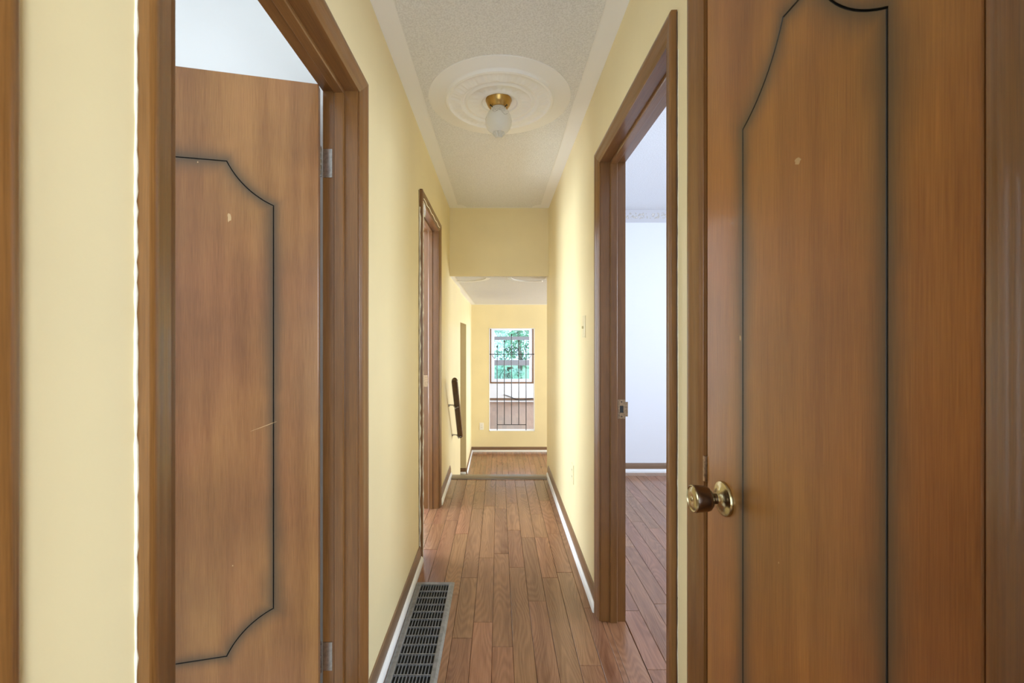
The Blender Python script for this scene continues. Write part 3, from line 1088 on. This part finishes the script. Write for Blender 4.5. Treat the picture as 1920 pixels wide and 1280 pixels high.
for z0_, z1_ in ((WZ0 + 0.095, 0.370), (0.535, 1.155), (1.262, WZ1 - 0.08)):
    part(MB().box(WX0 + fw, WX1 - fw, YW + 0.048, YW + 0.052, z0_, z1_, 'window_glass'), 'pane', w1)

# ------------------------------------------------------------------ outdoors behind the far window
mb = MB().box(-14, 14, YW + 0.5, 34, -1.2, -1.0, 'lawn')
struct(mb, 'ground', 'green lawn outside the far window', 'lawn')


def tree(x, y, h, rad, mat, seed, label, n=2600):
    rnd = random.Random(seed)
    t = thing('tree', (x, y, -1.0), label, 'tree', 'trees outside the far window')
    tk = MB().tube([(x, y, -1.05), (x + 0.05, y, 0.2), (x - 0.05, y + 0.05, h * 0.6 - 1)], [0.13, 0.10, 0.05], 'bark', 8)
    part(tk, 'trunk', t, True)
    vs, fs = [], []
    blobs = [(Vector((x + rnd.uniform(-1, 1) * rad * 0.75, y + rnd.uniform(-1, 1) * rad * 0.6, rnd.uniform(-0.7, h - 1.2))), rad * rnd.uniform(0.28, 0.5)) for _ in range(22)]
    for _ in range(n):
        c, r = rnd.choice(blobs)
        d = Vector((rnd.gauss(0, 1), rnd.gauss(0, 1), rnd.gauss(0, 1))).normalized()
        q = c + d * r * rnd.uniform(0.6, 1.0)
        a = Vector((rnd.gauss(0, 1), rnd.gauss(0, 1), rnd.gauss(0, 1))).normalized()
        b = a.cross(d).normalized()
        s = rnd.uniform(0.05, 0.10)
        k = len(vs)
        vs += [q - a * s, q + b * s * 0.45, q + a * s, q - b * s * 0.45]
        fs.append((k, k + 1, k + 2, k + 3))
    fo = MB()
    fo.add(vs, fs, mat)
    f = part(fo, 'foliage', t)
    f['kind'] = 'stuff'
    return t


tree(-0.5, 16.9, 4.0, 1.1, 'leaf_pale', 1, 'pale green tree outside the far window, left of its middle')
tree(0.35, 14.9, 1.25, 0.55, 'leaf_pale', 5, 'low pale shrub outside the far window, close under its middle', 2200)
tree(0.95, 19.6, 4.2, 1.1, 'leaf_green', 2, 'dark green tree furthest behind the far window')
tree(2.0, 16.2, 2.6, 0.9, 'leaf_pale', 3, 'low pale shrub outside the far window, on its right', 1800)

# ------------------------------------------------------------------ iron grille in the pass-through
gx = [-0.026, 0.100, 0.226, 0.353, 0.480]
gt = [1.117, 1.208, 1.316, 1.208, 1.117]
GY = YF + 0.03
gr = thing('iron_grille', (0.226, GY, PZ0 + 0.01), 'black wrought iron grille with spear tips in the pass-through opening', 'grille')
r_ = 0.0065
for i, (x, zt) in enumerate(zip(gx, gt)):
    zb = PZ0 + 0.010 if i in (0, 4) else -0.2775
    b = MB().tube([(x, GY, zb), (x, GY, zt - 0.05)], r_, 'dark_metal', 8)
    bo = part(b, 'bar', gr, True)
    s = MB().lathe([(0, -0.055), (0.009, -0.052), (0.006, -0.044), (0.014, -0.032), (0.011, -0.015), (0.0, 0.0)], 'dark_metal', 'Z', (x, GY, zt), 8)
    part(s, 'spear_tip', bo, True)
cb = part(MB().tube([(PX0 + 0.012, GY, 0.9555), (PX1 - 0.012, GY, 0.9555)], r_, 'dark_metal', 8), 'crossbar', gr, True)
for x in (PX0 + 0.022, PX1 - 0.022):
    part(MB().lathe([(0, -0.014), (0.010, -0.010), (0.014, 0), (0.010, 0.010), (0, 0.014)], 'dark_metal', 'Z', (x, GY, 0.9555), 10), 'ball_end', cb, True)
part(MB().tube([(gx[0], GY, -0.2775), (gx[4], GY, -0.2775)], r_, 'dark_metal', 8), 'bottom_bar', gr, True)
for k in range(5):              # twisted basket of thin rods above the crossbar
    ph = 2 * PI * k / 5
    pts = []
    for t in range(29):
        s = t / 28
        rr = 0.062 * math.sin(PI * s) + 0.004
        a = ph + s * 2.2 * PI
        pts.append((gx[1] + (gx[3] - gx[1]) * s, GY - 0.03 + rr * 0.5 * math.cos(a), 1.035 + rr * math.sin(a)))
    part(MB().tube(pts, 0.0045, 'dark_metal', 6), 'basket_rod', gr, True)
for x0_, x1_ in ((gx[0] - 0.09, gx[1]), (gx[0], gx[1] + 0.07), (gx[4] + 0.09, gx[3]), (gx[4], gx[3] - 0.07)):
    pts = []
    for t in range(17):
        a = PI * t / 16
        pts.append(((x0_ + x1_) / 2 - (x1_ - x0_) / 2 * math.cos(a), GY, 0.9555 - 0.088 * math.sin(a)))
    part(MB().tube(pts, 0.004, 'dark_metal', 6), 'scroll', gr, True)

# black cable along the baseboard under the window
pts = [(0.15 + 0.9 * k / 24, YW - 0.03, ZB + 0.16 + 0.05 * math.cos(k * 0.24) - 0.004 * k) for k in range(25)]
cbl = MB().tube(pts, 0.010, 'slot_black', 6).build('cable', None, origin=(0.6, YW - 0.03, ZB), smooth=True)
tag(cbl, 'thin black cable sagging along the baseboard under the far window', 'cable')

# ------------------------------------------------------------------ ceiling medallion and lamp
prof = [(MR, 0.0), (MR, -0.005), (MR - 0.004, -0.007), (0.272, -0.007), (0.268, -0.010), (0.262, -0.019), (0.252, -0.021), (0.244, -0.015), (0.236, -0.012),
        (0.222, -0.014), (0.205, -0.019), (0.192, -0.022), (0.184, -0.017), (0.180, -0.012), (0.172, -0.012), (0.166, -0.018), (0.158, -0.019),
        (0.150, -0.013), (0.118, -0.010), (0.108, -0.012), (0.100, -0.018), (0.090, -0.018), (0.084, -0.012), (0.060, -0.011), (0.0, -0.011)]


def leafy(r, t):
    if 0.195 < r < 0.240:
        return -0.004 * max(0, math.sin(18 * t)) - 0.002 * math.sin(54 * t)
    if 0.112 < r < 0.150:
        return -0.003 * math.sin(24 * t)
    return 0


md = MB().lathe(prof, 'ceiling_white', 'Z', (MX, MY, ZC), 216, leafy)
mo = md.build('ceiling_medallion', None, origin=(MX, MY, ZC), smooth=True)
tag(mo, 'round white plaster medallion on the hall ceiling', 'medallion')
LXc, LYc = 0.0, 2.085
lamp = thing('ceiling_lamp', (LXc, LYc, ZC - 0.012), 'brass ceiling lamp with frosted glass globe, unlit', 'lamp')
zc = ZC - 0.012
part(MB().lathe([(0, 0.001), (0.060, 0.001), (0.0635, -0.002), (0.064, -0.006), (0.061, -0.012), (0.060, -0.014), (0.058, -0.020), (0.053, -0.030), (0.046, -0.037), (0.0445, -0.041), (0.042, -0.044), (0, -0.044)],
               'brass', 'Z', (LXc, LYc, zc), 48), 'canopy', lamp, True)


def rib(r, t):
    return 0


globe = part(MB().lathe([(0.0, -0.040), (0.037, -0.040), (0.038, -0.052), (0.050, -0.064), (0.0595, -0.082), (0.0645, -0.104), (0.0635, -0.122), (0.057, -0.139), (0.046, -0.153),
                         (0.034, -0.161), (0.028, -0.164), (0.0, -0.164)], 'frosted_glass', 'Z', (LXc, LYc, zc), 48), 'globe', lamp, True)
tip = MB()
rings = []
for r, h, amp in ((0.0290, -0.1630, 0.0), (0.030, -0.1665, 0.0022), (0.0275, -0.170, 0.0026), (0.020, -0.175, 0.0024), (0.0165, -0.181, 0.002), (0.014, -0.185, 0.0015), (0.006, -0.187, 0.0)):
    rings.append([(LXc + (r + amp * math.cos(12 * t)) * math.cos(t), LYc + (r + amp * math.cos(12 * t)) * math.sin(t), zc + h) for t in [2 * PI * k / 96 for k in range(96)]])
tip.sweep(rings, 'frosted_glass')
part(tip, 'ribbed_tip', globe, True)


def on_globe(t, h):
    tab = [(-0.052, 0.038), (-0.064, 0.050), (-0.082, 0.0595), (-0.104, 0.0645), (-0.122, 0.0635)]
    for (h0, r0), (h1, r1) in zip(tab, tab[1:]):
        if h1 <= h <= h0:
            r = r0 + (r1 - r0) * (h - h0) / (h1 - h0)
            return (LXc + (r + 0.0004) * math.cos(t), LYc + (r + 0.0004) * math.sin(t), zc + h)


vn = MB()
for j in range(3):              # etched sprays of leaves round the shoulder
    t0 = -PI / 2 + j * 2 * PI / 3
    vn.tube([on_globe(t0 - 0.55 + 1.3 * k / 20, -0.077 - 0.009 * math.sin(k * 0.5) - 0.0009 * k) for k in range(21)], 0.0009, 'vine_grey', 5)
    for q in range(4):
        tc_ = t0 - 0.4 + 0.26 * q
        vn.tube([on_globe(tc_ + 0.10 * math.cos(a), -0.074 - 0.004 * (q % 2) + 0.007 * math.sin(a)) for a in [2 * PI * k / 12 for k in range(13)]], 0.0008, 'vine_grey', 5)
vo = part(vn, 'etched_spray', globe, True)
vo['kind'] = 'stuff'
for t in (-0.75, -2.4, 1.57):
    c, s = math.cos(t), math.sin(t)
    ts = MB().tube([(LXc + r * c, LYc + r * s, zc - 0.044 - dz_) for r, dz_ in ((0.040, 0.006), (0.050, 0.002), (0.054, 0.002))], [0.002, 0.002, 0.0045], 'dark_metal', 8)
    part(ts, 'thumbscrew', lamp, True)

# ------------------------------------------------------------------ floor register
RX0, RX1, RY0, RY1 = -0.4215, -0.2267, 1.350, 2.204
OX0, OX1, OY0, OY1 = -0.3955, -0.2535, 1.384, 2.173
reg = thing('floor_register', ((RX0 + RX1) / 2, (RY0 + RY1) / 2, 0), 'long grey metal floor register beside the left baseboard', 'register')
zt_ = 0.009


def flange(o_, i_):
    """Frame: sloped outer edge, flat top, down to the opening."""
    def rect(b, z):
        return [(b[0], b[2], z), (b[1], b[2], z), (b[1], b[3], z), (b[0], b[3], z)]
    g = lambda b, d: (b[0] + d, b[1] - d, b[2] + d, b[3] - d)
    return [rect(o_, 0.0006), rect(g(o_, 0.0015), 0.0030), rect(g(o_, 0.010), zt_), rect(g(i_, -0.002), zt_), rect(i_, zt_ - 0.001), rect(i_, 0.0015)]


part(MB().sweep(flange((RX0, RX1, RY0, RY1), (OX0, OX1, OY0, OY1)), 'grille_metal', caps=False), 'frame', reg)
part(MB().box(OX0 - 0.004, OX1 + 0.004, OY0 - 0.004, OY1 + 0.004, 0.0006, 0.0012, 'duct_shade_black'), 'duct_shade', reg)  # flat black sheet standing for the shaded depth under the fins
rows = 15
pitch = (OY1 - OY0) / rows
bars = [OY0 + pitch * k for k in range(1, rows)]
for y in bars:
    part(MB().box(OX0, OX1, y - 0.0020, y + 0.0020, 0.0018, zt_ - 0.0004, 'grille_metal'), 'cross_bar', reg)
nf = 11
fp = (OX1 - OX0) / nf
for k in range(nf):
    x = OX0 + fp * k
    pr = [(x - 0.0005, zt_ - 0.0010), (x + 0.0010, zt_ - 0.0010), (x + 0.0030, 0.0018), (x + 0.0022, 0.0018)]
    part(MB().sweep([[(a, y, z) for a, z in pr] for y in (OY0, OY1)], 'grille_metal'), 'fin', reg)

# ------------------------------------------------------------------ handrail
hx = -0.372
p0, p1 = Vector((hx, 3.585, 0.912)), Vector((hx, 4.135, 0.300))
hr = thing('handrail', (XL, 3.86, 0.6), 'dark wooden handrail on metal brackets beside the steps', 'handrail')
d = (p1 - p0)
ln = d.length
d.normalize()
side = Vector((1, 0, 0))
nrm = side.cross(d).normalized()
rings = []
for k in range(13):
    s = k / 12
    a = s * ln
    e_ = min(a, ln - a)
    f = 1.0 if e_ > 0.026 else math.sqrt(max(0.02, 1 - ((0.026 - e_) / 0.026) ** 2))
    w_, t_ = 0.026 * f, 0.018
    rings.append((a, w_, t_))
ss = [0, 0.004, 0.010, 0.018, 0.026] 
rings = []
for a in ss + [ln * 0.33, ln * 0.66] + [ln - q for q in reversed(ss)]:
    e_ = min(a, ln - a)
    f = 1.0 if e_ >= 0.026 else math.sqrt(max(0.03, 1 - ((0.026 - e_) / 0.026) ** 2))
    w_ = 0.026 * f
    c = p0 + d * a
    sec = []
    for sx, sn in ((-1, -0.6), (-0.8, -1), (0.8, -1), (1, -0.6), (1, 0.6), (0.8, 1), (-0.8, 1), (-1, 0.6)):
        sec.append(c + side * (w_ * sx) + nrm * (0.018 * sn))
    rings.append(sec)
rl = MB().sweep(rings, 'rail_wood')
part(rl, 'rail', hr, True)
for yb_, ro_ in ((3.815, None), (4.115, None)):
    s = (yb_ - p0.y) / d.y
    c = p0 + d * s
    under = nrm if nrm.y < 0 else -nrm
    q = c + under * 0.020
    wl = Vector((XL, yb_ - 0.01, q.z + 0.012))
    bk = MB().tube([wl, wl + Vector((0.012, -0.004, 0.006)), wl + Vector((0.045, -0.008, 0.004)), q + under * 0.008 + Vector((-0.012, 0, -0.010)), q + under * 0.004, q + Vector((0.016, 0, 0.0))],
                   [0.012, 0.006, 0.0055, 0.0055, 0.006, 0.004], 'nickel', 10)
    bo = part(bk, 'bracket', hr, True)
    bo['label'] = 'thin metal wall bracket'

# ------------------------------------------------------------------ switch and outlets


def plate_yz(x, y, z, sgn, name, label, cat, mat, kind):
    """Cover plate on a wall facing along X."""
    t = thing(name, (x, y, z), label, cat)
    h, w, th = 0.058, 0.036, 0.005
    rings = []
    for ins, dx in ((0, 0), (0, 0.003), (0.004, th)):
        rings.append([(x + sgn * dx, y + a * (w - ins), z + b * (h - ins)) for a, b in ((-1, -1), (1, -1), (1, 1), (-1, 1))])
    part(MB().sweep(rings, mat), 'plate', t)
    if kind == 'switch':
        part(MB().box(min(x, x + sgn * 0.014), max(x, x + sgn * 0.014), y - 0.004, y + 0.004, z - 0.010, z + 0.003, mat), 'toggle', t)
    else:
        for dz_ in (-0.02, 0.02):
            so_ = part(MB().box(min(x + sgn * 0.004, x + sgn * 0.0062), max(x + sgn * 0.004, x + sgn * 0.0062), y - 0.014, y + 0.014, z + dz_ - 0.013, z + dz_ + 0.013, mat), 'socket', t)
            sl = MB()
            for dy in (-0.006, 0.006):
                sl.box(min(x + sgn * 0.006, x + sgn * 0.0066), max(x + sgn * 0.006, x + sgn * 0.0066), y + dy - 0.0012, y + dy + 0.0012, z + dz_ - 0.002, z + dz_ + 0.007, 'slot_black')
            part(sl, 'slots', so_)
    return t


plate_yz(XR, 2.273, 1.323, -1, 'light_switch', 'cream light switch painted over on the right hall wall', 'switch', 'cream_plastic', 'switch')
plate_yz(XR, 2.624, 0.430, -1, 'wall_outlet', 'cream power outlet low on the right hall wall', 'outlet', 'cream_plastic', 'outlet')
# the far outlet faces the camera (built along X, wall at YF)
t = thing('wall_outlet', (-0.298, YF, -0.300), 'white power outlet on the far wall left of the pass-through', 'outlet')
rings = []
for ins, dy in ((0, 0), (0, 0.003), (0.004, 0.005)):
    rings.append([(-0.298 + a * (0.036 - ins), YF - dy, -0.300 + b * (0.062 - ins)) for a, b in ((-1, -1), (1, -1), (1, 1), (-1, 1))])
part(MB().sweep(rings, 'white_plastic'), 'plate', t)
for dz_ in (-0.02, 0.02):
    so_ = part(MB().box(-0.312, -0.284, YF - 0.0065, YF - 0.004, -0.300 + dz_ - 0.013, -0.300 + dz_ + 0.013, 'white_plastic'), 'socket', t)
    sl = MB()
    for dx_ in (-0.006, 0.006):
        sl.box(-0.298 + dx_ - 0.0014, -0.298 + dx_ + 0.0014, YF - 0.0070, YF - 0.006, -0.300 + dz_ - 0.002, -0.300 + dz_ + 0.007, 'slot_black')
    part(sl, 'slots', so_)


# ------------------------------------------------------------------ chips and scratches in the door veneer


def scuff(lf, u, z, w, h, seed, slant=0.0, mat='scuff'):
    rnd = random.Random(seed)
    pts = []
    for k in range(12):
        t = 2 * PI * k / 12
        f = rnd.uniform(0.55, 1.0)
        x, zz = w / 2 * f * math.cos(t), h / 2 * f * math.sin(t)
        pts.append((-(u + x * math.cos(slant) - zz * math.sin(slant)), -0.0004, z - 0.008 + x * math.sin(slant) + zz * math.cos(slant)))
    n = len(pts)
    mb = MB().sweep([[(a, 0.0, c) for a, b, c in pts], pts], mat)
    mb.build('scuff', lf, local=True)['label'] = 'pale chip in the veneer'


scuff(lf2, 0.2436, 1.62, 0.012, 0.034, 1)
scuff(lf2, 0.150, 1.005, 0.085, 0.0022, 2, slant=-0.35)
scuff(lf2, 0.325, 1.775, 0.004, 0.006, 3)
scuff(lf2, 0.235, 0.60, 0.004, 0.005, 4)
scuff(lf5, 0.646 - E0, 1.539, 0.017, 0.011, 5, slant=0.4)
scuff(lf5, 0.800 - E0, 1.27, 0.004, 0.014, 6)
scuff(lf5, 0.690 - E0, 0.905, 0.0025, 0.004, 7)
